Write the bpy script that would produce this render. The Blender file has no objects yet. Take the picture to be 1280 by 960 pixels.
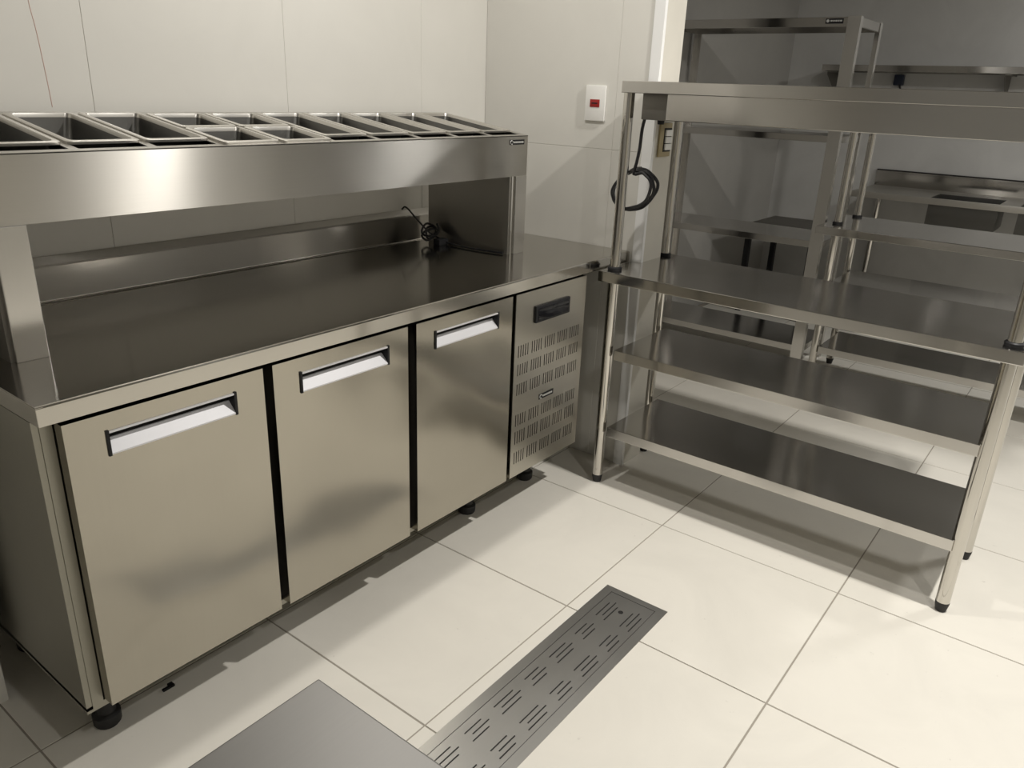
import bpy, bmesh, math, random
from mathutils import Vector, Matrix
random.seed(7)
S = bpy.context.scene
COL = S.collection

# ---------------------------------------------------------------- camera, light, exposure
cam = bpy.data.cameras.new('camera')
cam.sensor_fit = 'HORIZONTAL'; cam.sensor_width = 36.0; cam.lens = 972.1 / 1280 * 36.0
cam.clip_start = 0.02
camo = bpy.data.objects.new('camera', cam); COL.objects.link(camo)
yaw, pitch, roll = math.radians(37.0002), math.radians(-20.7899), math.radians(2.2779)
fw = Vector((math.cos(yaw) * math.cos(pitch), math.sin(yaw) * math.cos(pitch), math.sin(pitch)))
rt = Vector((math.sin(yaw), -math.cos(yaw), 0)); up = rt.cross(fw)
r2 = rt * math.cos(roll) + up * math.sin(roll); u2 = -rt * math.sin(roll) + up * math.cos(roll)
m = Matrix((r2, u2, -fw)).transposed().to_4x4(); m.translation = (-0.48582, -2.06966, 1.40813)
camo.matrix_world = m
S.camera = camo

W = bpy.data.worlds.new('world'); S.world = W; W.use_nodes = True
W.node_tree.nodes['Background'].inputs[0].default_value = (0.9, 0.95, 1.0, 1)
W.node_tree.nodes['Background'].inputs[1].default_value = 0.0

ROOM_H = 2.80
# compact ceiling lamps: over the aisle, over the counter, and one in the far room: (location, size, watts, colour)
LAMPS = [((1.70, -2.24, 2.68), 0.09, 57, (1.0, 0.965, 0.91)),
         ((1.02, -0.60, 2.68), 0.09, 16, (1.0, 0.965, 0.91)),
         ((4.40, -3.30, 2.68), 0.50, 44, (1.0, 0.985, 0.95)),
         ((0.05, -3.10, 2.68), 0.09, 15, (1.0, 0.965, 0.91))]
S.cycles.blur_glossy = 1.0
S.view_settings.view_transform = 'Standard'
S.view_settings.look = 'None'
S.view_settings.gamma = 1.0
S.view_settings.use_curve_mapping = False
S.view_settings.exposure = 0.0

# ---------------------------------------------------------------- materials
def mat(name, base, rough=0.5, metal=0.0, **kw):
    m = bpy.data.materials.new(name); m.use_nodes = True
    b = m.node_tree.nodes['Principled BSDF']
    b.inputs['Base Color'].default_value = (*base, 1); b.inputs['Roughness'].default_value = rough
    b.inputs['Metallic'].default_value = metal
    if 'emit' in kw:
        b.inputs['Emission Color'].default_value = (*kw['emit'], 1); b.inputs['Emission Strength'].default_value = kw.get('power', 1)
    if 'ior' in kw: b.inputs['IOR'].default_value = kw['ior']
    if 'spec' in kw: b.inputs['Specular IOR Level'].default_value = kw['spec']
    return m

def N(m, t, **inp):
    n = m.node_tree.nodes.new(t)
    for k, v in inp.items():
        if k.startswith('_'): setattr(n, k[1:], v)
        else: n.inputs[k].default_value = v
    return n

def steel(name, base=(0.56, 0.54, 0.505), rough=0.26, brush=(1, 0, 0), aniso=0.55, smear=(0, 1, 1), wave=0.03, grain=0.035, smudge=0.07):
    """brushed stainless: grain lines run along `brush`, highlights smear across it"""
    m = mat(name, base, rough, 1.0)
    t = m.node_tree; L = t.links; b = t.nodes['Principled BSDF']
    tc = N(m, 'ShaderNodeTexCoord')
    mp = N(m, 'ShaderNodeMapping')
    sc = [3.0 if abs(c) > 0.5 else 420.0 for c in brush]
    mp.inputs['Scale'].default_value = sc
    L.new(tc.outputs['Object'], mp.inputs['Vector'])
    g = N(m, 'ShaderNodeTexNoise', Scale=1.0, Detail=2.0)
    L.new(mp.outputs[0], g.inputs['Vector'])
    s = N(m, 'ShaderNodeTexNoise', Scale=3.5, Detail=1.5, Roughness=0.5)
    L.new(tc.outputs['Object'], s.inputs['Vector'])
    # roughness = rough + grain + smudges
    a = N(m, 'ShaderNodeMath', _operation='MULTIPLY_ADD'); a.inputs[1].default_value = grain * 2; a.inputs[2].default_value = rough - grain - smudge
    L.new(g.outputs['Fac'], a.inputs[0])
    c = N(m, 'ShaderNodeMath', _operation='MULTIPLY_ADD'); c.inputs[1].default_value = smudge * 2
    L.new(s.outputs['Fac'], c.inputs[0]); L.new(a.outputs[0], c.inputs[2])
    L.new(c.outputs[0], b.inputs['Roughness'])
    # slightly uneven tint
    mx = N(m, 'ShaderNodeMix', _data_type='RGBA')
    mx.inputs['A'].default_value = (*[x * 0.97 for x in base], 1); mx.inputs['B'].default_value = (*[min(1, x * 1.03) for x in base], 1)
    L.new(g.outputs['Fac'], mx.inputs['Factor']); L.new(mx.outputs['Result'], b.inputs['Base Color'])
    # sheet metal is never flat
    w = N(m, 'ShaderNodeTexNoise', Scale=2.2, Detail=1.0)
    L.new(tc.outputs['Object'], w.inputs['Vector'])
    bp = N(m, 'ShaderNodeBump', Strength=wave, Distance=0.25)
    L.new(w.outputs['Fac'], bp.inputs['Height']); L.new(bp.outputs[0], b.inputs['Normal'])
    if aniso:
        b.inputs['Anisotropic'].default_value = aniso
        v = N(m, 'ShaderNodeCombineXYZ'); v.inputs[0].default_value, v.inputs[1].default_value, v.inputs[2].default_value = [q + 0.013 * (i + 1) for i, q in enumerate(smear)]
        L.new(v.outputs[0], b.inputs['Tangent'])
    return m

def tile_mat(name, base, rough, vein=0.04, bump=0.0, spec=0.5, dirt=0.0):
    m = mat(name, base, rough, spec=spec)
    t = m.node_tree; L = t.links; b = t.nodes['Principled BSDF']
    tc = N(m, 'ShaderNodeTexCoord'); oi = N(m, 'ShaderNodeObjectInfo')
    ad = N(m, 'ShaderNodeVectorMath', _operation='ADD')
    geo = N(m, 'ShaderNodeNewGeometry')
    L.new(geo.outputs['Position'], ad.inputs[0])
    n = N(m, 'ShaderNodeTexNoise', Scale=3.0, Detail=6.0, Roughness=0.6, Distortion=1.2)
    L.new(geo.outputs['Position'], n.inputs['Vector'])
    r = N(m, 'ShaderNodeValToRGB')
    r.color_ramp.elements[0].position = 0.35; r.color_ramp.elements[0].color = (*[x * (1 - vein) for x in base], 1)
    r.color_ramp.elements[1].position = 0.65; r.color_ramp.elements[1].color = (*base, 1)
    L.new(n.outputs['Fac'], r.inputs['Fac'])
    out = r.outputs['Color']
    if dirt:
        d = N(m, 'ShaderNodeTexNoise', Scale=38.0, Detail=3.0, Roughness=0.55)
        L.new(geo.outputs['Position'], d.inputs['Vector'])
        rr = N(m, 'ShaderNodeValToRGB')
        rr.color_ramp.elements[0].position = 0.70; rr.color_ramp.elements[0].color = (0, 0, 0, 1)
        rr.color_ramp.elements[1].position = 0.80; rr.color_ramp.elements[1].color = (dirt, dirt, dirt, 1)
        L.new(d.outputs['Fac'], rr.inputs['Fac'])
        mx = N(m, 'ShaderNodeMix', _data_type='RGBA')
        mx.inputs['B'].default_value = (0.30, 0.27, 0.23, 1)
        L.new(rr.outputs['Color'], mx.inputs['Factor']); L.new(out, mx.inputs['A']); out = mx.outputs['Result']
    L.new(out, b.inputs['Base Color'])
    return m

M = {}
M['steel_x'] = steel('brushed_steel_along_counter', (0.49, 0.475, 0.445), rough=0.28, aniso=1.0, wave=0.012, grain=0.003, smudge=0.01)       # grain along x
M['steel_top'] = steel('worktop_steel', (0.50, 0.48, 0.44), rough=0.13, wave=0.010, aniso=0.7, grain=0.004, smudge=0.012)
M['steel_door'] = steel('door_steel', (0.405, 0.382, 0.33), rough=0.20, brush=(0, 0, 1), smear=(1, 0, 0), wave=0.16, aniso=0.7, grain=0.008, smudge=0.05)
M['steel_y'] = steel('table_steel', (0.62, 0.605, 0.58), rough=0.14, brush=(0, 1, 0), smear=(1, 0, 1), aniso=0.6, wave=0.02, grain=0.006, smudge=0.03)
M['steel_shelf'] = steel('shelf_steel', (0.58, 0.565, 0.54), rough=0.15, brush=(0, 1, 0), smear=(1, 0, 1), aniso=0.85, wave=0.03, grain=0.01, smudge=0.04)
M['steel_z'] = steel('upright_steel', (0.68, 0.665, 0.64), rough=0.24, brush=(0, 0, 1), smear=(1, 1, 0), aniso=0.8, wave=0.03, grain=0.01, smudge=0.03)
M['tube'] = steel('polished_tube', (0.62, 0.60, 0.56), rough=0.08, aniso=0, wave=0.0, grain=0.01, smudge=0.02)
M['pan'] = steel('shaded_pan_steel', (0.17, 0.168, 0.16), rough=0.36, aniso=0, wave=0.02)  # shade inside pans and bowls put into the colour; rims get brighter steel
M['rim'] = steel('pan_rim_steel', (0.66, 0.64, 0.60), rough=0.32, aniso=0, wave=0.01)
M['drain'] = steel('drain_steel', (0.43, 0.425, 0.41), rough=0.42, aniso=0.2, wave=0.02)
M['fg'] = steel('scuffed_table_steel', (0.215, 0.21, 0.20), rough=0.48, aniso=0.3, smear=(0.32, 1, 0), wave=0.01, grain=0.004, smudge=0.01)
M['panel'] = steel('louvre_steel', (0.47, 0.45, 0.40), rough=0.30, aniso=0, wave=0.02, grain=0.005, smudge=0.02)
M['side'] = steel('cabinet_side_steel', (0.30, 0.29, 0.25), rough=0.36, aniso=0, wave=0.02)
M['dull'] = steel('dull_steel', (0.50, 0.485, 0.45), rough=0.38, aniso=0, wave=0.02)
M['galv'] = steel('galvanised_underside', (0.22, 0.21, 0.19), rough=0.5, aniso=0, wave=0.02)
M['black'] = mat('black_plastic', (0.012, 0.012, 0.013), 0.5, spec=0.25)
M['rubber'] = mat('black_rubber', (0.016, 0.016, 0.017), 0.6)
M['cable'] = mat('black_cable_sheath', (0.012, 0.012, 0.014), 0.33)
M['gloss_black'] = mat('glossy_black_display', (0.006, 0.006, 0.008), 0.06, spec=0.3)
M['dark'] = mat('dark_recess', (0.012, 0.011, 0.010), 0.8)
M['chrome'] = mat('satin_aluminium', (0.66, 0.66, 0.68), 0.5, 0.3)
M['silver'] = mat('silver_print', (0.62, 0.62, 0.60), 0.4, 0.5)
M['white'] = mat('white_plastic', (0.78, 0.77, 0.74), 0.3)
M['beige_plastic'] = mat('beige_plastic', (0.33, 0.27, 0.15), 0.5)
M['red'] = mat('red_rocker', (0.30, 0.012, 0.010), 0.3)
M['blue_black'] = mat('dark_blue_box', (0.012, 0.018, 0.040), 0.4)
M['floor_tile'] = tile_mat('cream_porcelain_tile', (0.76, 0.73, 0.66), 0.50, 0.05, dirt=0.35, spec=0.35)
M['wall_tile'] = tile_mat('white_wall_tile', (0.66, 0.645, 0.60), 0.22, 0.03)
M['grout'] = mat('floor_grout', (0.34, 0.31, 0.265), 0.9)
M['wall_grout'] = mat('wall_grout', (0.64, 0.62, 0.58), 0.9)
M['plaster'] = tile_mat('cream_plaster', (0.60, 0.575, 0.51), 0.6, 0.06)
M['far_wall'] = tile_mat('grey_far_wall', (0.50, 0.495, 0.48), 0.30, 0.08)
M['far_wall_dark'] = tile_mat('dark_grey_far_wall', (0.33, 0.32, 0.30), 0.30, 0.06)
M['ceiling'] = mat('ceiling_paint', (0.30, 0.295, 0.28), 0.9)
M['trim'] = mat('white_corner_bead', (0.80, 0.80, 0.79), 0.4)
M['crack'] = mat('reddish_line', (0.56, 0.36, 0.31), 0.7)
M['housing'] = mat('lamp_housing', (0.8, 0.8, 0.78), 0.5)

# ---------------------------------------------------------------- mesh helpers
class MB:
    def __init__(s): s.bm = bmesh.new()
    def add(s, verts, faces):
        vs = [s.bm.verts.new(v) for v in verts]
        fs = []
        for f in faces:
            try: fs.append(s.bm.faces.new([vs[i] for i in f]))
            except ValueError: pass
        return vs, fs
    def box(s, x0, y0, z0, x1, y1, z1, bev=0.0, seg=2):
        x0, x1 = sorted((x0, x1)); y0, y1 = sorted((y0, y1)); z0, z1 = sorted((z0, z1))
        vs, fs = s.add([(x0,y0,z0),(x1,y0,z0),(x1,y1,z0),(x0,y1,z0),(x0,y0,z1),(x1,y0,z1),(x1,y1,z1),(x0,y1,z1)],
              [(0,3,2,1),(4,5,6,7),(0,1,5,4),(1,2,6,5),(2,3,7,6),(3,0,4,7)])
        if bev:
            es = list({e for f in fs for e in f.edges})
            bmesh.ops.bevel(s.bm, geom=es, offset=bev, segments=seg, profile=0.6, affect='EDGES')
        return s
    def prism(s, poly, z0, z1, axis='z'):
        """extrude a 2D polygon: axis z -> (x,y), axis x -> (y,z), axis y -> (x,z)"""
        def P(a, b, c):
            return {'z': (a, b, c), 'x': (c, a, b), 'y': (a, c, b)}[axis]
        n = len(poly)
        vs = [P(a, b, z0) for a, b in poly] + [P(a, b, z1) for a, b in poly]
        s.add(vs, [tuple(range(n - 1, -1, -1)), tuple(range(n, 2 * n))] + [(i, (i + 1) % n, n + (i + 1) % n, n + i) for i in range(n)])
        return s
    def cyl(s, p0, p1, r0, r1=None, n=20, cap=True):
        r1 = r0 if r1 is None else r1
        return s.loft([(p0, r0), (p1, r1)], n, cap)
    def loft(s, rings, n=20, cap=True):
        """rings: list of (point, radius) along a path"""
        pts = [Vector(p) for p, r in rings]
        t0 = None; prev = None; vs = []
        for i, (p, r) in enumerate(rings):
            a = pts[max(i - 1, 0)]; b = pts[min(i + 1, len(pts) - 1)]
            t = (b - a).normalized() if (b - a).length > 1e-9 else t0
            if prev is None:
                ref = Vector((0, 0, 1)) if abs(t.z) < 0.9 else Vector((1, 0, 0))
                u = t.cross(ref).normalized()
            else:
                u = (prev - t * prev.dot(t)).normalized()
            w = t.cross(u); prev = u; t0 = t
            for k in range(n):
                an = 2 * math.pi * k / n
                vs.append(tuple(pts[i] + (u * math.cos(an) + w * math.sin(an)) * r))
        fs = []
        for i in range(len(rings) - 1):
            for k in range(n):
                fs.append((i*n+k, i*n+(k+1)%n, (i+1)*n+(k+1)%n, (i+1)*n+k))
        if cap:
            fs.append(tuple(range(n - 1, -1, -1))); fs.append(tuple(range((len(rings)-1)*n, len(rings)*n)))
        s.add(vs, fs); return s
    def tube(s, pts, r, n=8): return s.loft([(p, r) for p in pts], n)
    def sheet(s, xs, zs, holes, y0, y1, axis='y'):
        """plate split at every cut, the hole cells left out; through-holes get walls"""
        X = sorted({round(v, 5) for v in xs} | {round(v, 5) for h in holes for v in (h[0], h[2])})
        Z = sorted({round(v, 5) for v in zs} | {round(v, 5) for h in holes for v in (h[1], h[3])})
        solid = {}
        hs = [tuple(round(v, 5) for v in h) for h in holes]
        for i in range(len(X) - 1):
            for j in range(len(Z) - 1):
                cx, cz = (X[i] + X[i+1]) / 2, (Z[j] + Z[j+1]) / 2
                solid[i, j] = not any(h[0] < cx < h[2] and h[1] < cz < h[3] for h in hs)
        P = (lambda a, c, b: (a, b, c)) if axis == 'y' else (lambda a, c, b: (a, c, b))
        cache = {}
        def V(i, j, k):
            if (i, j, k) not in cache: cache[i, j, k] = s.bm.verts.new(P(X[i], Z[j], (y0, y1)[k]))
            return cache[i, j, k]
        def F(*v):
            try: s.bm.faces.new(v)
            except ValueError: pass
        for (i, j), ok in solid.items():
            if not ok: continue
            F(V(i,j,0), V(i+1,j,0), V(i+1,j+1,0), V(i,j+1,0))
            F(V(i,j,1), V(i,j+1,1), V(i+1,j+1,1), V(i+1,j,1))
            for di, dj, a, b in ((-1,0,(i,j),(i,j+1)), (1,0,(i+1,j+1),(i+1,j)), (0,-1,(i+1,j),(i,j)), (0,1,(i,j+1),(i+1,j+1))):
                if not solid.get((i+di, j+dj), False):
                    F(V(*a,0), V(*b,0), V(*b,1), V(*a,1))
        bmesh.ops.recalc_face_normals(s.bm, faces=s.bm.faces)
        return s
    def move(s, v): bmesh.ops.translate(s.bm, vec=v, verts=s.bm.verts); return s
    def rot(s, ang, axis, cent=(0, 0, 0)):
        bmesh.ops.rotate(s.bm, cent=cent, matrix=Matrix.Rotation(ang, 3, axis), verts=s.bm.verts); return s
    def build(s, name, material, parent=None, off=None, loc=None, smooth=False):
        """coordinates are the thing's own unless off is given (then world minus off)"""
        if off is not None: s.move(tuple(-c for c in off))
        bmesh.ops.recalc_face_normals(s.bm, faces=s.bm.faces)
        me = bpy.data.meshes.new(name); s.bm.to_mesh(me); s.bm.free()
        me.materials.append(material)
        if smooth:
            me.polygons.foreach_set('use_smooth', [True] * len(me.polygons)); me.set_sharp_from_angle(angle=math.radians(38))
        return link(name, me, parent, loc)

def link(name, me, parent=None, loc=None):
    o = bpy.data.objects.new(name, me); COL.objects.link(o)
    if parent: o.parent = parent
    if loc: o.location = loc
    return o
def tag(o, label, cat, group=None):
    o['label'] = label; o['category'] = cat
    if group: o['group'] = group
    return o
def thing(name, label, cat, loc=(0, 0, 0), rz=0.0, group=None):
    o = bpy.data.objects.new(name, None); COL.objects.link(o); o.empty_display_size = 0.1
    o.location = loc; o.rotation_euler = (0, 0, rz)
    return tag(o, label, cat, group)
def struct(o):
    o['kind'] = 'structure'; return o
def curve_pts(ctrl, n=10):
    """Catmull-Rom through the control points"""
    P = [Vector(c) for c in ctrl]; P = [P[0] * 2 - P[1]] + P + [P[-1] * 2 - P[-2]]
    out = []
    for i in range(1, len(P) - 2):
        for k in range(n):
            t = k / n; a, b, c, d = P[i-1], P[i], P[i+1], P[i+2]
            out.append(tuple(0.5 * ((2*b) + (c - a)*t + (2*a - 5*b + 4*c - d)*t*t + (-a + 3*b - 3*c + d)*t**3)))
    out.append(tuple(P[-2])); return out

# ---------------------------------------------------------------- room shell
XW, YB, YE = 2.050, 0.030, -0.717         # right wall face, back wall face, end of the right wall
X_MIN, Y_MIN = -2.6, -5.3
XF, YF = 5.80, 0.16                       # far room: far wall, its left wall

fl = struct(MB().box(X_MIN - .1, Y_MIN - .1, -0.10, XF + .1, YF + .1, -0.0016).build('floor', M['grout']))
# floor tiles, one object each, cut around the drain channel
TX, TY, XA, YA, G = 0.5967, 0.5997, 0.5466, -1.0746, 0.0022
DX0, DX1, DY0, DY1 = 0.330, 1.311, -1.316, -1.112      # drain outline
full = None
for i in range(-6, 10):
    for j in range(-8, 3):
        x0, x1 = XA + i*TX + G, XA + (i+1)*TX - G
        y0, y1 = YA + (j-1)*TY + G, YA + j*TY - G
        x0 = max(x0, X_MIN); x1 = min(x1, XF); y0 = max(y0, Y_MIN); y1 = min(y1, YF)
        if x1 - x0 < 0.02 or y1 - y0 < 0.02: continue
        cx, cy = (x0 + x1) / 2, (y0 + y1) / 2
        cut = x0 < DX1 and x1 > DX0 and y0 < DY0 and y1 > DY1
        std = not cut and abs(x1 - x0 - (TX - 2*G)) < 1e-6 and abs(y1 - y0 - (TY - 2*G)) < 1e-6
        if std and full: link('tile', full, fl, (cx, cy, 0)); continue
        if cut:
            a, b = max(x0, DX0 - .001), min(x1, DX1 + .001)
            if a > x0 + .001:       # channel ends inside this tile, coming from the right
                polys = [[(x0, y0), (x1, y0), (x1, DY0), (a, DY0), (a, DY1), (x1, DY1), (x1, y1), (x0, y1)]]
            elif b < x1 - .001:
                polys = [[(x0, y0), (x1, y0), (x1, y1), (x0, y1), (x0, DY1), (b, DY1), (b, DY0), (x0, DY0)]]
            else:
                polys = [[(x0, y0), (x1, y0), (x1, DY0), (x0, DY0)], [(x0, DY1), (x1, DY1), (x1, y1), (x0, y1)]]
            for p in polys: MB().prism([(u - cx, v - cy) for u, v in p], -0.008, 0).build('tile', M['floor_tile'], fl, loc=(cx, cy, 0))
            continue
        o = MB().box(x0 - cx, y0 - cy, -0.008, x1 - cx, y1 - cy, 0, bev=0.0008, seg=1).build('tile', M['floor_tile'], fl, loc=(cx, cy, 0))
        if std: full = o.data

struct(MB().box(X_MIN - .1, Y_MIN - .1, ROOM_H, XF + .1, YF + .1, ROOM_H + .1).build('ceiling', M['ceiling']))

def tiled_wall(name, core, cells, plane, face):
    """core box + one object per tile; plane 'y' or 'x', face = finished face coordinate; cells in (u0,u1,z0,z1)"""
    w = struct(MB().box(*core).build(name, M['wall_grout']))
    for (u0, u1, z0, z1) in cells:
        g = 0.0008; cu, cz = (u0 + u1) / 2, (z0 + z1) / 2
        hu, hz = (u1 - u0) / 2 - g, (z1 - z0) / 2 - g
        if plane == 'y':
            MB().box(-hu, 0, -hz, hu, 0.008, hz, bev=0.0007, seg=1).build('tile', M['wall_tile'], w, loc=(cu, face, cz))
        else:
            MB().box(0, -hu, -hz, 0.008, hu, hz, bev=0.0007, seg=1).build('tile', M['wall_tile'], w, loc=(face, cu, cz))
    return w
ZS = [0.0, 1.214, 2.428, ROOM_H]
xs = [-0.03, 0.511, 1.100, 1.687, XW]
cells = [(xs[i], xs[i+1], ZS[k], ZS[k+1]) for i in range(4) for k in range(3)]
wb = tiled_wall('wall_back', (-0.03, YB + .0014, 0, XW + .15, YB + .14, ROOM_H), cells, 'y', YB)
cr = MB().tube(curve_pts([(0.397, YB - .0001, 1.70), (0.402, YB - .0001, 1.62), (0.396, YB - .0001, 1.56), (0.402, YB - .0001, 1.50), (0.406, YB - .0001, 1.44), (0.4095, YB - .0001, 1.37), (0.411, YB - .0001, 1.325)], 4), 0.0008, 5).build('crack', M['crack'], wb)
ys = [YB, -0.568, -0.690]
cells = [(ys[i+1], ys[i], ZS[k], ZS[k+1]) for i in range(2) for k in range(3)]
wr = tiled_wall('wall_right', (XW + .0014, YE, 0, XW + .15, YB + .14, ROOM_H), cells, 'x', XW)
MB().box(XW + .0014, YE - .012, 0, XW + .15, YE, ROOM_H).build('plaster_end', M['plaster'], wr)
struct(MB().box(XW - .004, YE - .014, 0.0, XW + .012, -0.6905, ROOM_H, bev=.002).build('trim_1', M['trim']))
# short wall beside the left end of the counter
wl = tiled_wall('wall_left', (X_MIN - .1, -0.262 + .0014, 0, -0.030, YB + .14, ROOM_H), [(-0.63, -0.030, ZS[k], ZS[k+1]) for k in range(3)] + [(-1.23, -.63, ZS[k], ZS[k+1]) for k in range(3)], 'y', -0.262)
# the rest of the shell, outside the frame
struct(MB().box(X_MIN - .1, Y_MIN, 0, X_MIN, -0.27, ROOM_H).build('wall_west', M['far_wall']))
struct(MB().box(X_MIN - .1, Y_MIN - .1, 0, XW, Y_MIN, ROOM_H).build('wall_front', M['plaster']))
struct(MB().box(XW, Y_MIN - .1, 0, XF + .1, Y_MIN, ROOM_H).build('wall_far_front', M['far_wall']))
# far room
struct(MB().box(XF, Y_MIN, 0, XF + .1, YF + .1, ROOM_H).build('wall_far', M['far_wall']))
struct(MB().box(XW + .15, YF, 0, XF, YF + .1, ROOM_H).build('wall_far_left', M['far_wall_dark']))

# ---------------------------------------------------------------- refrigerated counter
HC = 0.864
B0 = (0.9, -0.33, 0.0)
fr = thing('refrigerated_counter', 'long stainless steel undercounter fridge with three doors against the white tiled wall', 'fridge', B0)
def P(mb, name, material, parent=fr, smooth=True): return mb.build(name, material, parent, off=B0, smooth=smooth)
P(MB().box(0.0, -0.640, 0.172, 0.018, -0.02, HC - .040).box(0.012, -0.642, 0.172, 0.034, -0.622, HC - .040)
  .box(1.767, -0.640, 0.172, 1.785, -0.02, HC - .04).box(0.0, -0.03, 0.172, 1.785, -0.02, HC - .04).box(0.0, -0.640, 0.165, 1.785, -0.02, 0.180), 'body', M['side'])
P(MB().box(0.034, -0.632, 0.18, 1.767, -0.61, HC - .04), 'gasket_frame', M['dark'])
# worktop: folded sheet with rounded front edge, apron and raised splashback
top = MB()
top.prism([(-0.679, HC - .038), (-0.679, HC - .0045), (-0.6775, HC - .0012), (-0.6745, HC), (0.0, HC), (0.0, HC - .014), (-0.66, HC - .014), (-0.662, HC - .038)], 0.0, XW - .002, 'x')
top.box(-0.0006, -0.6785, HC - .038, 0.012, 0.0, HC - .0025)
P(top, 'worktop', M['steel_top'], smooth=False)
P(MB().prism([(-0.006, HC - .002), (-0.006, 0.952), (-0.003, 0.957), (0.028, 0.972), (0.028, HC - .002)], 0.0, 1.83, 'x'), 'splashback', M['steel_x'], smooth=False)
fil = [(-0.0062 - .006 * (1 - math.sin(a)), HC + .006 * (1 - math.cos(a)) - .0004) for a in [math.pi / 2 * k / 6 for k in range(7)]]
P(MB().prism(fil + [(-0.004, HC - .002)], 0.012, 1.655, 'x'), 'splash_bend', M['tube'])
P(MB().box(1.7775, -0.6797, HC - .038, 1.7795, -0.670, HC - .003), 'apron_seam', M['galv'])

YD = -0.676
def door(x0, x1, z0, z1, hx0, hx1, hz0, hz1):
    d = MB()
    # skin with a cut-out for the recessed pull
    d.sheet([x0, x1], [z0, z1], [(hx0, hz0, hx1, hz1)], YD, YD + .0325)
    o = P(d, 'door', M['steel_door'])
    h = MB()
    t = 0.004
    h.box(hx0, YD - .0025, hz1 - t, hx1, YD + .030, hz1)                      # upper lip
    h.prism([(YD - .0025, hz0), (YD - .0025, hz0 + .003), (YD + .020, hz0 + .026), (YD + .024, hz0 + .026), (YD + .024, hz0)], hx0, hx1, 'x')   # sloping grip
    P(h, 'handle', M['chrome'], o)
    for cx_ in (hx0 - .004, hx1 - .002):
        P(MB().box(cx_, YD - .003, hz0 - .002, cx_ + .006, YD + .03, hz1 + .002), 'handle_cap', M['black'], o)
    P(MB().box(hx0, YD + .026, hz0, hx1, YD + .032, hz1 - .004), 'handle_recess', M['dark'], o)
    return o
DZ0, DZ1 = 0.186, 0.817
door(0.036, 0.457, DZ0, DZ1, 0.113, 0.383, 0.733, 0.781)
door(0.482, 0.902, DZ0, DZ1, 0.557, 0.829, 0.733, 0.781)
door(0.934, 1.352, DZ0, DZ1, 1.008, 1.280, 0.733, 0.781)
# compressor panel with real louvre slots
slots = []
for zt, zb in ((.649,.609), (.586,.547), (.519,.479), (.411,.370), (.351,.305), (.276,.233)):
    for c in range(5):
        xl = 1.389 + c * 0.0732
        for k in range(5):
            xx = xl + k * 0.0125
            slots.append((xx, zb, xx + .0042, zt))
vp = P(MB().sheet([1.370, 1.767], [DZ0, DZ1], slots, YD, YD + .004), 'louvre_panel', M['panel'], smooth=False)
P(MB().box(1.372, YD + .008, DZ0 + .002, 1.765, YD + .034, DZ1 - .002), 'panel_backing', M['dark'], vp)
for x in (1.370, 1.764): P(MB().box(x, YD + .004, DZ0, x + .003, YD + .034, DZ1), 'panel_flange', M['steel_door'], vp)
dp = P(MB().box(1.468, YD - .008, 0.708, 1.662, YD + .001, 0.764, bev=.004), 'display', M['black'], vp)
P(MB().box(1.480, YD - .0092, 0.716, 1.650, YD - .0078, 0.756, bev=.0005), 'display_glass', M['gloss_black'], vp)
def badge(x0, x1, z0, z1, y, parent, mk, axis='y'):
    """small dark name plate: ring emblem and a band of unreadable pale lettering"""
    h = z1 - z0
    p = mk(MB().box(x0, y - .0015, z0, x1, y + .0005, z1), 'badge', M['black'], parent)
    e = MB(); cx, cz = x0 + h * .55, (z0 + z1) / 2
    ring = [(cx + math.cos(a) * h * .38, y - .0018, cz + math.sin(a) * h * .38) for a in [2 * math.pi * k / 20 for k in range(18)]]
    e.tube(ring, h * .08, 6)
    xx = x0 + h * 1.15
    rnd = random.Random(3)
    while xx < x1 - h * .35:
        w = h * rnd.choice((.22, .28, .34)); e.box(xx, y - .0022, cz - h * .17, min(xx + w, x1 - h*.1), y - .0013, cz + h * .17); xx += w + h * .09
    mk(e, 'lettering', M['silver'], parent)
badge(1.517, 1.599, 0.430, 0.448, YD, vp, lambda mb, n, mt, par: P(mb, n, mt, par))
for (fx, fy) in ((0.085, -0.505), (1.360, -0.500), (1.70, -0.50), (0.085, -0.10), (1.70, -0.10)):
    P(MB().loft([((fx, fy, 0.0), .026), ((fx, fy, 0.006), .030), ((fx, fy, 0.030), .031), ((fx, fy, .036), .022), ((fx, fy, .168), .021)], 18), 'foot', M['rubber'])

# ---------------------------------------------------------------- topping rail on the counter
T0 = (0.9, -0.22, HC)
tr = thing('topping_rail', 'raised stainless steel prep rail of open pans standing on the fridge counter', 'prep rail', T0)
def PT(mb, name, material, parent=tr, smooth=False): return mb.build(name, material, parent, off=T0, smooth=smooth)
RX0, RX1, RYF, RYB, RZF, RZB, RZ0 = 0.060, 1.738, -0.420, -0.026, 1.262, 1.317, 1.130
SL = (RZB - RZF) / (RYB - RYF); ANG = math.atan(SL)
def zt(y): return RZF + SL * (y - RYF)
PT(MB().box(RX0, RYF, RZ0, RX1, RYF + .006, RZF - .001), 'front_panel', M['steel_x'])
PT(MB().box(RX0, RYB - .006, RZ0, RX1, RYB, RZB - .001), 'back_panel', M['steel_x'])
for x in (RX0, RX1 - .006):
    PT(MB().prism([(RYF + .006, RZ0), (RYB - .006, RZ0), (RYB - .006, zt(RYB - .006) - .001), (RYF + .006, zt(RYF + .006) - .001)], x, x + .006, 'x'), 'end_panel', M['steel_x'])
PT(MB().box(RX0 + .006, RYF + .006, RZ0, RX1 - .006, RYB - .006, RZ0 + .006), 'underside', M['galv'])
colx = [0.106 + 0.1629 * i for i in range(10)]; PWID = 0.132
YO0, YO1 = -0.403, -0.066
holes = []
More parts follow.
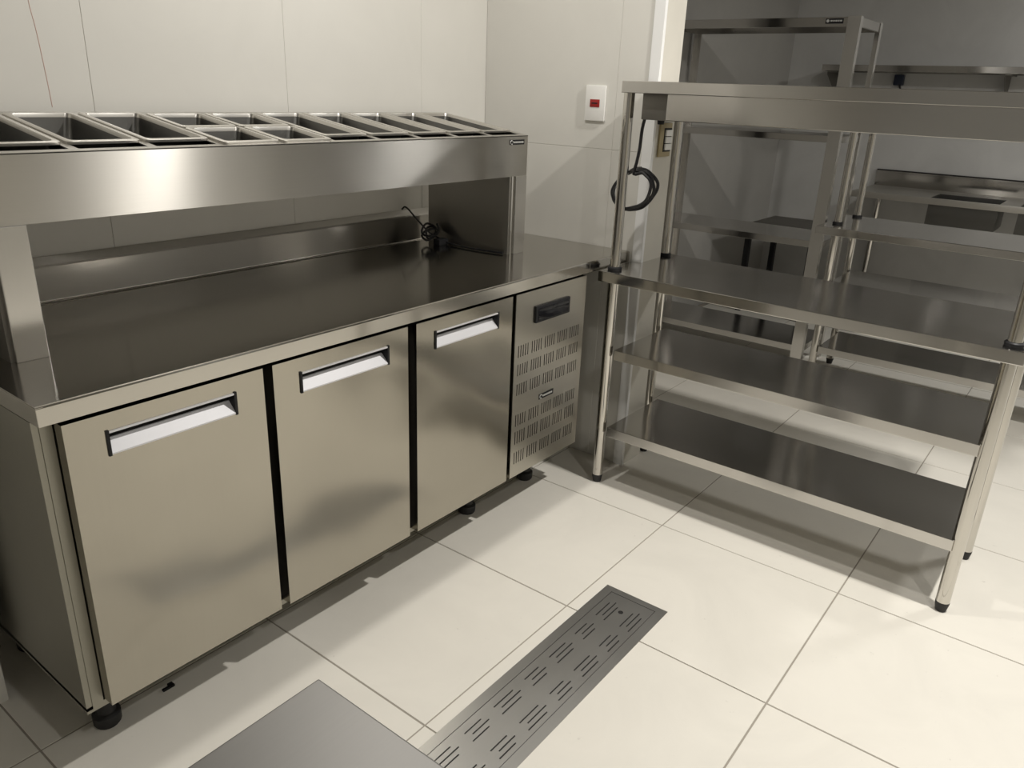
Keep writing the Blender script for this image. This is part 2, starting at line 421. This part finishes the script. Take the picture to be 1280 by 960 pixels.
for i, x in enumerate(colx):
    x0, x1 = x - .006, x + PWID + .006
    if i in (3, 4):
        holes += [(x0, -0.412, x1, -0.2475), (x0, -0.2385, x1, -0.072)]
    else: holes.append((x0, YO0, x1, YO1))
fm = MB().sheet([RX0, RX1], [RYF, RYB], holes, -0.003, 0.0, 'z')
for v in fm.bm.verts: v.co.z += zt(v.co.y)
PT(fm, 'top_frame', M['dull'])
# supports
PT(MB().box(0.066, -0.412, HC, 0.080, -0.040, RZ0), 'side_panel', M['galv'])  # darker metal than the right panel: shade of the unlit outer face painted in
PT(MB().box(0.074, -0.4235, HC, 0.135, -0.411, RZ0, bev=.0015), 'front_leg', M['steel_z'])
PT(MB().box(1.655, -0.412, HC, 1.669, -0.035, RZ0), 'side_panel', M['steel_x'])
PT(MB().box(1.676, -0.4235, HC, 1.736, -0.411, RZ0, bev=.0015), 'front_leg', M['steel_z'])
badge(1.638, 1.717, 1.233, 1.249, RYF, tr, lambda mb, n, mt, par: PT(mb, n, mt, par))

# food pans: each lifts out, so each is a thing
def rrect(w, l, r, z, n=4):
    out = []
    for cx, cy, a0 in ((w/2 - r, l/2 - r, 0), (-w/2 + r, l/2 - r, 90), (-w/2 + r, -l/2 + r, 180), (w/2 - r, -l/2 + r, 270)):
        for k in range(n + 1):
            a = math.radians(a0 + 90 * k / n); out.append((cx + r * math.cos(a), cy + r * math.sin(a), z))
    return out
def pan_mesh(name, w, l, depth):
    rim = .011
    loops = [rrect(w + 2*rim, l + 2*rim, .012, -.0035), rrect(w + 2*rim, l + 2*rim, .012, 0.0018), rrect(w + 2*rim - .004, l + 2*rim - .004, .010, 0.0030), rrect(w, l, .012, 0.0030), rrect(w - .005, l - .005, .014, -.006),
             rrect(w - .018, l - .022, .020, -depth + .012), rrect(w - .026, l - .030, .020, -depth + .002), rrect(w - .040, l - .044, .016, -depth)]
    b = MB(); n = len(loops[0])
    vs = [v for lp in loops for v in lp]; fs = []
    for i in range(len(loops) - 1):
        for k in range(n): fs.append((i*n+k, i*n+(k+1) % n, (i+1)*n+(k+1) % n, (i+1)*n+k))
    fs.append(tuple(range((len(loops)-1)*n, len(loops)*n)))
    b.add(vs, fs)
    bmesh.ops.recalc_face_normals(b.bm, faces=b.bm.faces)
    bmesh.ops.reverse_faces(b.bm, faces=b.bm.faces)
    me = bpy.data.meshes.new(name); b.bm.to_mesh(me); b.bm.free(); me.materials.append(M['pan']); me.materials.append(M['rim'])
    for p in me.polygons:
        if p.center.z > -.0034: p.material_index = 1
    me.polygons.foreach_set('use_smooth', [True] * len(me.polygons)); me.set_sharp_from_angle(angle=math.radians(35))
    return me
pm_long = pan_mesh('food_pan', PWID, 0.284, 0.100)
pm_short = pan_mesh('food_pan', PWID, 0.146, 0.100)
words = ['leftmost long steel pan in the prep rail, cut by the photo edge', 'second long steel pan from the left in the prep rail', 'third long steel pan from the left, beside the short pans',
         None, None, 'long steel pan just right of the four short pans', 'fifth long steel pan from the left in the prep rail', 'third long steel pan from the right end of the prep rail', 'second long steel pan from the right end of the prep rail', 'rightmost long steel pan, at the corner end of the prep rail']
for i, x in enumerate(colx):
    cx = x + PWID / 2
    if i in (3, 4):
        side = 'left' if i == 3 else 'right'
        for yc, wh in ((-0.1555, 'back'), (-0.3295, 'front')):
            o = link('food_pan', pm_short, None, (cx, yc, zt(yc) + .0036)); o.rotation_euler = (ANG, 0, 0)
            tag(o, '%s short steel pan in the %s row of the four half-length pans' % (side, wh), 'food pan', 'short pans in the prep rail')
    else:
        yc = -0.217
        o = link('food_pan', pm_long, None, (cx, yc, zt(yc) + .0036)); o.rotation_euler = (ANG, 0, 0)
        tag(o, words[i], 'food pan', 'long pans in the prep rail')

# cord lying on the counter in the corner under the rail
pc = thing('power_cord', 'black power cord heaped on the counter by the right support of the prep rail', 'cord', (1.60, -0.10, HC))
r = .0042
a = curve_pts([(1.54, -0.012, 0.985), (1.545, -0.030, 0.992), (1.575, -0.060, 0.945), (1.60, -0.090, 0.905), (1.62, -0.12, 0.885), (1.63, -0.16, .872), (1.625, -0.24, .869), (1.632, -0.33, .869), (1.645, -0.40, .869)])
MB().tube(a, .0032).build('cord', M['cable'], pc, off=(1.60, -0.10, HC), smooth=True)
b = []
for k in range(46):
    t = 2 * math.pi * k / 15.0
    b.append((1.605 + .030 * math.cos(t) + .006 * math.sin(2.3 * t), -0.090 + .022 * math.sin(t) - .012*math.cos(t*.7), HC + .028 + .020 * math.sin(t * 1.0 + .8) + .0006 * k))
MB().tube(b, r).build('cord_coil', M['cable'], pc, off=(1.60, -0.10, HC), smooth=True)
MB().box(1.592, -0.150, HC, 1.640, -0.118, HC + .022, bev=.004).build('plug', M['black'], pc, off=(1.60, -0.10, HC), smooth=True)

# ---------------------------------------------------------------- work tables with tube legs
def pan_shelf(x0, y0, x1, y1, zt_, lip, bev=.0016):
    """folded sheet shelf: top skin and four turned-down lips, open below (local coords)"""
    b = MB()
    b.box(x0, y0, zt_ - lip, x1, y1, zt_, bev=bev)
    bot = [f for f in b.bm.faces if f.normal.z < -0.9 or all(abs(v.co.z - (zt_ - lip)) < 1e-5 for v in f.verts)]
    bmesh.ops.recalc_face_normals(b.bm, faces=b.bm.faces)
    f = max((f for f in b.bm.faces if abs(f.calc_center_median().z - (zt_ - lip)) < 1e-5), key=lambda f: f.calc_area())
    bmesh.ops.inset_region(b.bm, faces=[f], thickness=.012)
    r = bmesh.ops.extrude_discrete_faces(b.bm, faces=[f])
    nf = r['faces'][0]
    bmesh.ops.translate(b.bm, vec=(0, 0, lip - .012), verts=nf.verts)
    return b
LEG_R = 0.0195
def leg(parent, x, y, z1, foot_h=.032, r=LEG_R):
    o = MB().cyl((x, y, foot_h - .004), (x, y, z1), r, n=24).build('leg', M['tube'], parent, smooth=True)
    MB().loft([((x, y, 0), r * .74), ((x, y, .004), r * .80), ((x, y, foot_h - .008), r * 1.0), ((x, y, foot_h), r * 1.02)], 20).build('foot', M['rubber'], o, smooth=True)
    return o
def post(parent, x, y, z0, z1, r=LEG_R * .92):
    o = MB().cyl((x, y, z0), (x, y, z1), r, n=24).build('post', M['tube'], parent, smooth=True)
    MB().loft([((x, y, z0), r * 1.30), ((x, y, z0 + .004), r * 1.38), ((x, y, z0 + .009), r * 1.38), ((x, y, z0 + .012), r * 1.18)], 20).build('collar', M['black'], o, smooth=True)
    return o
# nearer table
wt = thing('work_table', 'near stainless steel table with two lower shelves and heated overshelf by the wall end', 'table', (1.871, -0.7236, 0), -0.0084)
WD, LN, ZT = 0.367, 1.214, 0.829
pan_shelf(-.053, -(LN + .036), WD + .050, .034, ZT, .037, .0026).build('table_top', M['steel_y'], wt)
pan_shelf(-.020, -(LN - .012), WD + .004, -.036, 0.545, .036).build('shelf', M['steel_shelf'], wt)
pan_shelf(-.020, -(LN - .012), WD + .004, -.036, 0.243, .037).build('shelf', M['steel_shelf'], wt)
for x in (0, WD):
    for y in (0, -LN): leg(wt, x, y, ZT - .012); post(wt, x, y, ZT, 1.412)
pan_shelf(-.053, -(LN + .036), WD + .050, .000, 1.445, .036).build('overshelf', M['steel_y'], wt)
hb = MB().box(-.024, -(LN + .02), 1.331, WD - .06, -.150, 1.432, bev=.002).build('heat_lamp_box', M['steel_y'], wt)
MB().box(-.022, -.151, 1.331, WD - .06, -.062, 1.432, bev=.002).build('junction_end', M['galv'], hb, smooth=True)
MB().cyl((.020, -.112, 1.318), (.020, -.112, 1.333), .010, .012).build('cable_gland', M['black'], hb, smooth=True)
# cord hanging from the heat lamp box, coiled behind the front left post
ctrl = [(.030, -.050, 1.345), (.032, -.040, 1.30), (.034, -.036, 1.24), (.032, -.030, 1.19), (.030, -.024, 1.155)]
cc = (.032, -.020, 1.100)
turns = []
for k in range(0, 62):
    t = math.pi / 2 - 2 * math.pi * k / 20.0
    rr = .070 + .002 * math.sin(k * 1.7) + .004 * (k // 20)
    tilt = .35
    u_, v_ = rr * 1.10 * math.cos(t), rr * .86 * math.sin(t)
    turns.append((cc[0] + .012 * (k // 20) + .004 * math.sin(k), cc[1] - u_ * math.cos(tilt) + v_ * math.sin(tilt) * .6, cc[2] + v_ * math.cos(tilt) + u_ * math.sin(tilt)))
MB().tube(curve_pts(ctrl + turns[2:], 3), .0056, 8).build('heat_lamp_cord', M['cable'], wt, smooth=True)

# farther table in the next room
ft = thing('work_table', 'far stainless steel table in the next room, in front of the sink counter', 'table', (3.655, -0.962, 0))
FD, FL = 0.350, 1.30
pan_shelf(-.150, -(FL + .09), FD + .050, .060, 0.831, .038, .0026).build('table_top', M['steel_y'], ft)
pan_shelf(-.018, -(FL - .012), FD + .010, -.022, 0.545, .036).build('shelf', M['steel_shelf'], ft)
pan_shelf(-.018, -(FL - .012), FD + .010, -.022, 0.193, .037).build('shelf', M['steel_shelf'], ft)
for x in (0, FD):
    for y in (0, -FL): leg(ft, x, y, .819); post(ft, x, y, .831, 1.37)
pan_shelf(-.050, -(FL + .05), FD + .050, .040, 1.400, .034).build('overshelf', M['steel_y'], ft)

# ---------------------------------------------------------------- shelving rack in the next room
rk = thing('shelving_rack', 'tall four-shelf stainless steel rack with flat angle posts behind the near table', 'rack', (3.7, -0.376, 0))
def PR(mb, name, material, parent=rk, smooth=True): return mb.build(name, material, parent, off=(3.7, -0.376, 0), smooth=smooth)
RY0, RY1 = -0.886, 0.135
for z, lip in ((1.786, .042), (1.245, .032), (0.720, .034), (0.150, .034)):
    PR(pan_shelf(3.704, RY0 + .004, 4.096, RY1 - .004, z, lip), 'shelf', M['steel_shelf'], smooth=False)
for (x, y, sx, sy) in ((3.7, RY0, 1, 1), (3.7, RY1, 1, -1), (4.1, RY0, -1, 1), (4.1, RY1, -1, -1)):
    w = .060 if sx > 0 else .032
    PR(MB().prism([(x, y), (x + sx*.038, y), (x + sx*.038, y + sy*.003), (x + sx*.003, y + sy*.003), (x + sx*.003, y + sy*w), (x, y + sy*w)], 0, 1.790), 'post', M['steel_z'], smooth=False)
bg = MB().box(3.7025, -0.806, 1.757, 3.7045, -0.722, 1.780); PR(bg, 'badge', M['black'])
e = MB(); e.cyl((3.702, -.733, 1.769), (3.7026, -.733, 1.769), .007, n=14)
yy = -.745
for wd in (.010, .008, .010, .007, .010):
    e.box(3.7018, yy, 1.766, 3.7026, yy - wd, 1.773); yy -= wd + .0025
PR(e, 'lettering', M['silver'])

# ---------------------------------------------------------------- sink counter, wall shelf, plug box on the far wall
SX = XF
sk = thing('sink_counter', 'stainless steel counter with two sunken bowls along the far grey wall', 'sink', (SX - .3, -1.4, 0))
def PS(mb, name, material, parent=sk, smooth=True): return mb.build(name, material, parent, off=(SX - .3, -1.4, 0), smooth=smooth)
SY1, SY0, SZ = -0.600, -2.45, 0.850
bowls = [(5.235, -1.475, 5.560, -1.078), (5.235, -1.980, 5.560, -1.583)]
tp = MB().sheet([SX - .60, SX - .002], [SY0, SY1], bowls, SZ - .004, SZ, 'z')
tp.box(SX - .60, SY0, SZ - .036, SX - .597, SY1, SZ - .004).box(SX - .60, SY1 - .003, SZ - .036, SX - .002, SY1, SZ - .004).box(SX - .60, SY0, SZ - .036, SX - .002, SY0 + .003, SZ - .004)
PS(tp, 'worktop', M['dull'], smooth=False)
PS(MB().box(SX - .604, SY0, SZ - .038, SX - .600, SY1, SZ + .001, bev=.001), 'front_lip', M['rim'])
PS(MB().box(SX - .024, SY0, SZ + .104, SX - .001, SY1, SZ + .112), 'gap_shadow_strip', M['dark'])  # black strip paints the shadow line of the gap above the splashback
PS(MB().box(SX - .022, SY0, SZ - .002, SX - .002, SY1, SZ + .106, bev=.003), 'splashback', M['steel_y'])
for (x0, y0, x1, y1) in bowls:
    b = MB(); d = .170; t = .003
    vs = [(x0, y0), (x1, y0), (x1, y1), (x0, y1)]
    vi = [(x0+t, y0+t), (x1-t, y0+t), (x1-t, y1-t), (x0+t, y1-t)]
    V = [(*p, SZ - .002) for p in vs] + [(*p, SZ - d) for p in vs] + [(*p, SZ - .002) for p in vi] + [(*p, SZ - d + t) for p in vi]
    F = [(0,1,5,4), (1,2,6,5), (2,3,7,6), (3,0,4,7), (4,5,6,7), (8,12,13,9), (9,13,14,10), (10,14,15,11), (11,15,12,8), (12,15,14,13), (0,8,9,1), (1,9,10,2), (2,10,11,3), (3,11,8,0)]
    b.add(V, F); bo = PS(b, 'bowl', M['pan'], smooth=False)
    PS(MB().cyl(((x0+x1)/2, (y0+y1)/2, SZ - d + t), ((x0+x1)/2, (y0+y1)/2, SZ - d + t + .003), .032), 'drain', M['tube'], bo)
for x in (SX - .55, SX - .06):
    for y in (SY1 - .06, SY0 + .06): 
        o = MB().cyl((x - (SX - .3), y + 1.4, .03), (x - (SX - .3), y + 1.4, SZ - .005), .019, n=16).build('leg', M['tube'], sk, smooth=True)
        MB().cyl((x - (SX - .3), y + 1.4, 0), (x - (SX - .3), y + 1.4, .032), .016, .020, n=16).build('foot', M['rubber'], o, smooth=True)

ws = thing('wall_shelf', 'long stainless steel shelf on triangular brackets high on the far grey wall', 'shelf', (SX, -1.3, 1.62))
def PW(mb, name, material, parent=ws): return mb.build(name, material, parent, off=(SX, -1.3, 1.62))
PW(pan_shelf(SX - .300, -2.45, SX - .002, -0.172, 1.648, .040), 'shelf', M['steel_shelf'])
for y in (-0.215, -1.30, -2.38):
    PW(MB().prism([(SX - .290, 1.607), (SX - .290, 1.585), (SX - .030, 1.455), (SX - .002, 1.455), (SX - .002, 1.607)], y, y + .004, 'y')
       .box(SX - .29, y - .03, 1.600, SX - .002, y + .004, 1.607), 'bracket', M['galv'])
x0 = SX - .040
pb = thing('plug_box', 'small dark blue plug box with a drooping cable under the far wall shelf', 'socket', (SX - .02, -0.62, 1.56))
def PP(mb, name, material): return mb.build(name, material, pb, off=(SX - .02, -0.62, 1.56), smooth=True)
PP(MB().box(SX - .050, -0.660, 1.528, SX - .001, -0.598, 1.598, bev=.006), 'socket_body', M['blue_black'])
PP(MB().tube(curve_pts([(SX - .045, -0.640, 1.535), (SX - .055, -0.655, 1.50), (SX - .045, -0.668, 1.45), (SX - .040, -0.672, 1.36), (SX - .03, -0.672, 1.27)], 6), .007, 8), 'cable', M['cable'])

# low stand in the corner of the far room, seen under and over the rack shelf
ls = thing('low_stand', 'low dark steel stand on four legs in the far corner behind the rack', 'stand', (5.02, -0.32, 0))
pan_shelf(-.29, -.24, .29, .25, .605, .036).build('top', M['galv'], ls)
pan_shelf(-.27, -.22, .27, .23, .160, .030).build('shelf', M['galv'], ls)
for x in (-.26, .26):
    for y in (-.21, .22):
        MB().box(x - .018, y - .018, 0, x + .018, y + .018, .572).build('leg', M['black'], ls)

# ---------------------------------------------------------------- linear floor drain
D0 = (0.82, -1.214, 0)
dr = thing('floor_drain', 'long slotted steel channel drain set into the cream floor tiles', 'drain', D0)
def PD(mb, name, material, parent=dr, smooth=False): return mb.build(name, material, parent, off=D0, smooth=smooth)
ix0, ix1, iy0, iy1 = DX0 + .022, 1.2885, -1.2875, -1.1395
fm = MB().sheet([DX0, DX1], [DY0, DY1], [(ix0, iy0, ix1, iy1)], -0.004, 0.0012, 'z')
PD(fm, 'frame', M['drain'])
PD(MB().box(DX0 + .005, DY0 + .005, -0.0015, DX1 - .005, DY1 - .005, -0.0012), 'channel', M['dark'])
sl = []
for k in range(8):
    cx = 1.1995 - .1166 * k
    for (yb, o_) in ((-1.1635, 0), (-1.1785, .012), (-1.193, -.004)):
        for dy in (0, -.0785):
            ln = .076 if k % 2 == 0 else .060
            sl.append((cx - ln / 2 + o_, yb + dy - .0018, cx + ln / 2 + o_, yb + dy + .0018))
sl = [s for s in sl if s[0] > ix0 + .01]
gr = PD(MB().sheet([ix0 + .0015, ix1 - .0015], [iy0 + .0015, iy1 - .0015], sl, -0.0008, 0.0008, 'z'), 'grate', M['drain'])
PD(MB().cyl((1.219, -1.212, .0006), (1.219, -1.212, .0013), .0075, n=18), 'lifting_hole', M['dark'], gr)

# ---------------------------------------------------------------- switches
sw = thing('light_switch', 'white wall switch with a small red rocker beside the counter', 'switch', (XW, -0.487, 1.370))
MB().box(-.009, -.0415, -.060, 0, .0415, .060, bev=.003).build('plate', M['white'], sw, smooth=True)
MB().box(-.011, -.020, -.013, -.008, .020, .013, bev=.001).build('rocker', M['red'], sw, smooth=True)
MB().box(-.0118, -.012, -.002, -.0108, .012, .002).build('rocker_mark', M['black'], sw)
s3 = thing('socket_block', 'beige wall box with three white modules on the narrow wall end', 'switch', (2.126, YE - .012, 1.258))
MB().box(-.040, -.009, -.057, .044, 0, .057, bev=.002).build('mounting_frame', M['beige_plastic'], s3, smooth=True)
MB().box(-.014, -.0105, -.040, .040, -.008, .040).build('module_bed', M['dark'], s3)
for z in (-.0235, 0, .0235): MB().box(-.008, -.016, z - .0105, .038, -.009, z + .0105, bev=.002).build('module', M['white'], s3, smooth=True)

# ---------------------------------------------------------------- table corner in the foreground
fg = thing('prep_table', 'grey steel table whose corner enters at the bottom edge of the photo', 'table', (-0.70, -1.85, 0))
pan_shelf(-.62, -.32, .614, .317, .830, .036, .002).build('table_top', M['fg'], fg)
for x in (-.57, .56):
    for y in (-.27, .26): leg(fg, x, y, .82)

# small black scrap on the floor
tag(MB().box(-.018, -.004, 0, .006, .004, .006, bev=.001).box(.000, -.004, 0, .012, .012, .006, bev=.001).build('plastic_scrap', M['black'], None, loc=(.233, -.512, 0)), 'small black plastic scrap on the floor under the first fridge door', 'scrap')

# ---------------------------------------------------------------- ceiling lamps (above the frame)
names = ['round ceiling lamp over the middle of the aisle', 'round ceiling lamp above the prep rail and counter', 'wide round ceiling lamp of the next room', 'round ceiling lamp behind the foreground table']
for (loc, dia, pw, colr), lb in zip(LAMPS, names):
    t = thing('ceiling_lamp', lb, 'lamp', (loc[0], loc[1], ROOM_H))
    MB().loft([((0, 0, -.105), dia * .5 + .015), ((0, 0, -.10), dia * .5 + .020), ((0, 0, -.02), dia * .5 + .028), ((0, 0, 0), dia * .5 + .028)], 28).build('housing', M['housing'], t, smooth=True)
    la = bpy.data.lights.new('lamp_disc', 'AREA'); la.shape = 'DISK'; la.size = dia; la.energy = pw; la.color = colr
    lo = bpy.data.objects.new('lamp_disc', la); COL.objects.link(lo); lo.parent = t; lo.location = (0, 0, loc[2] - ROOM_H)
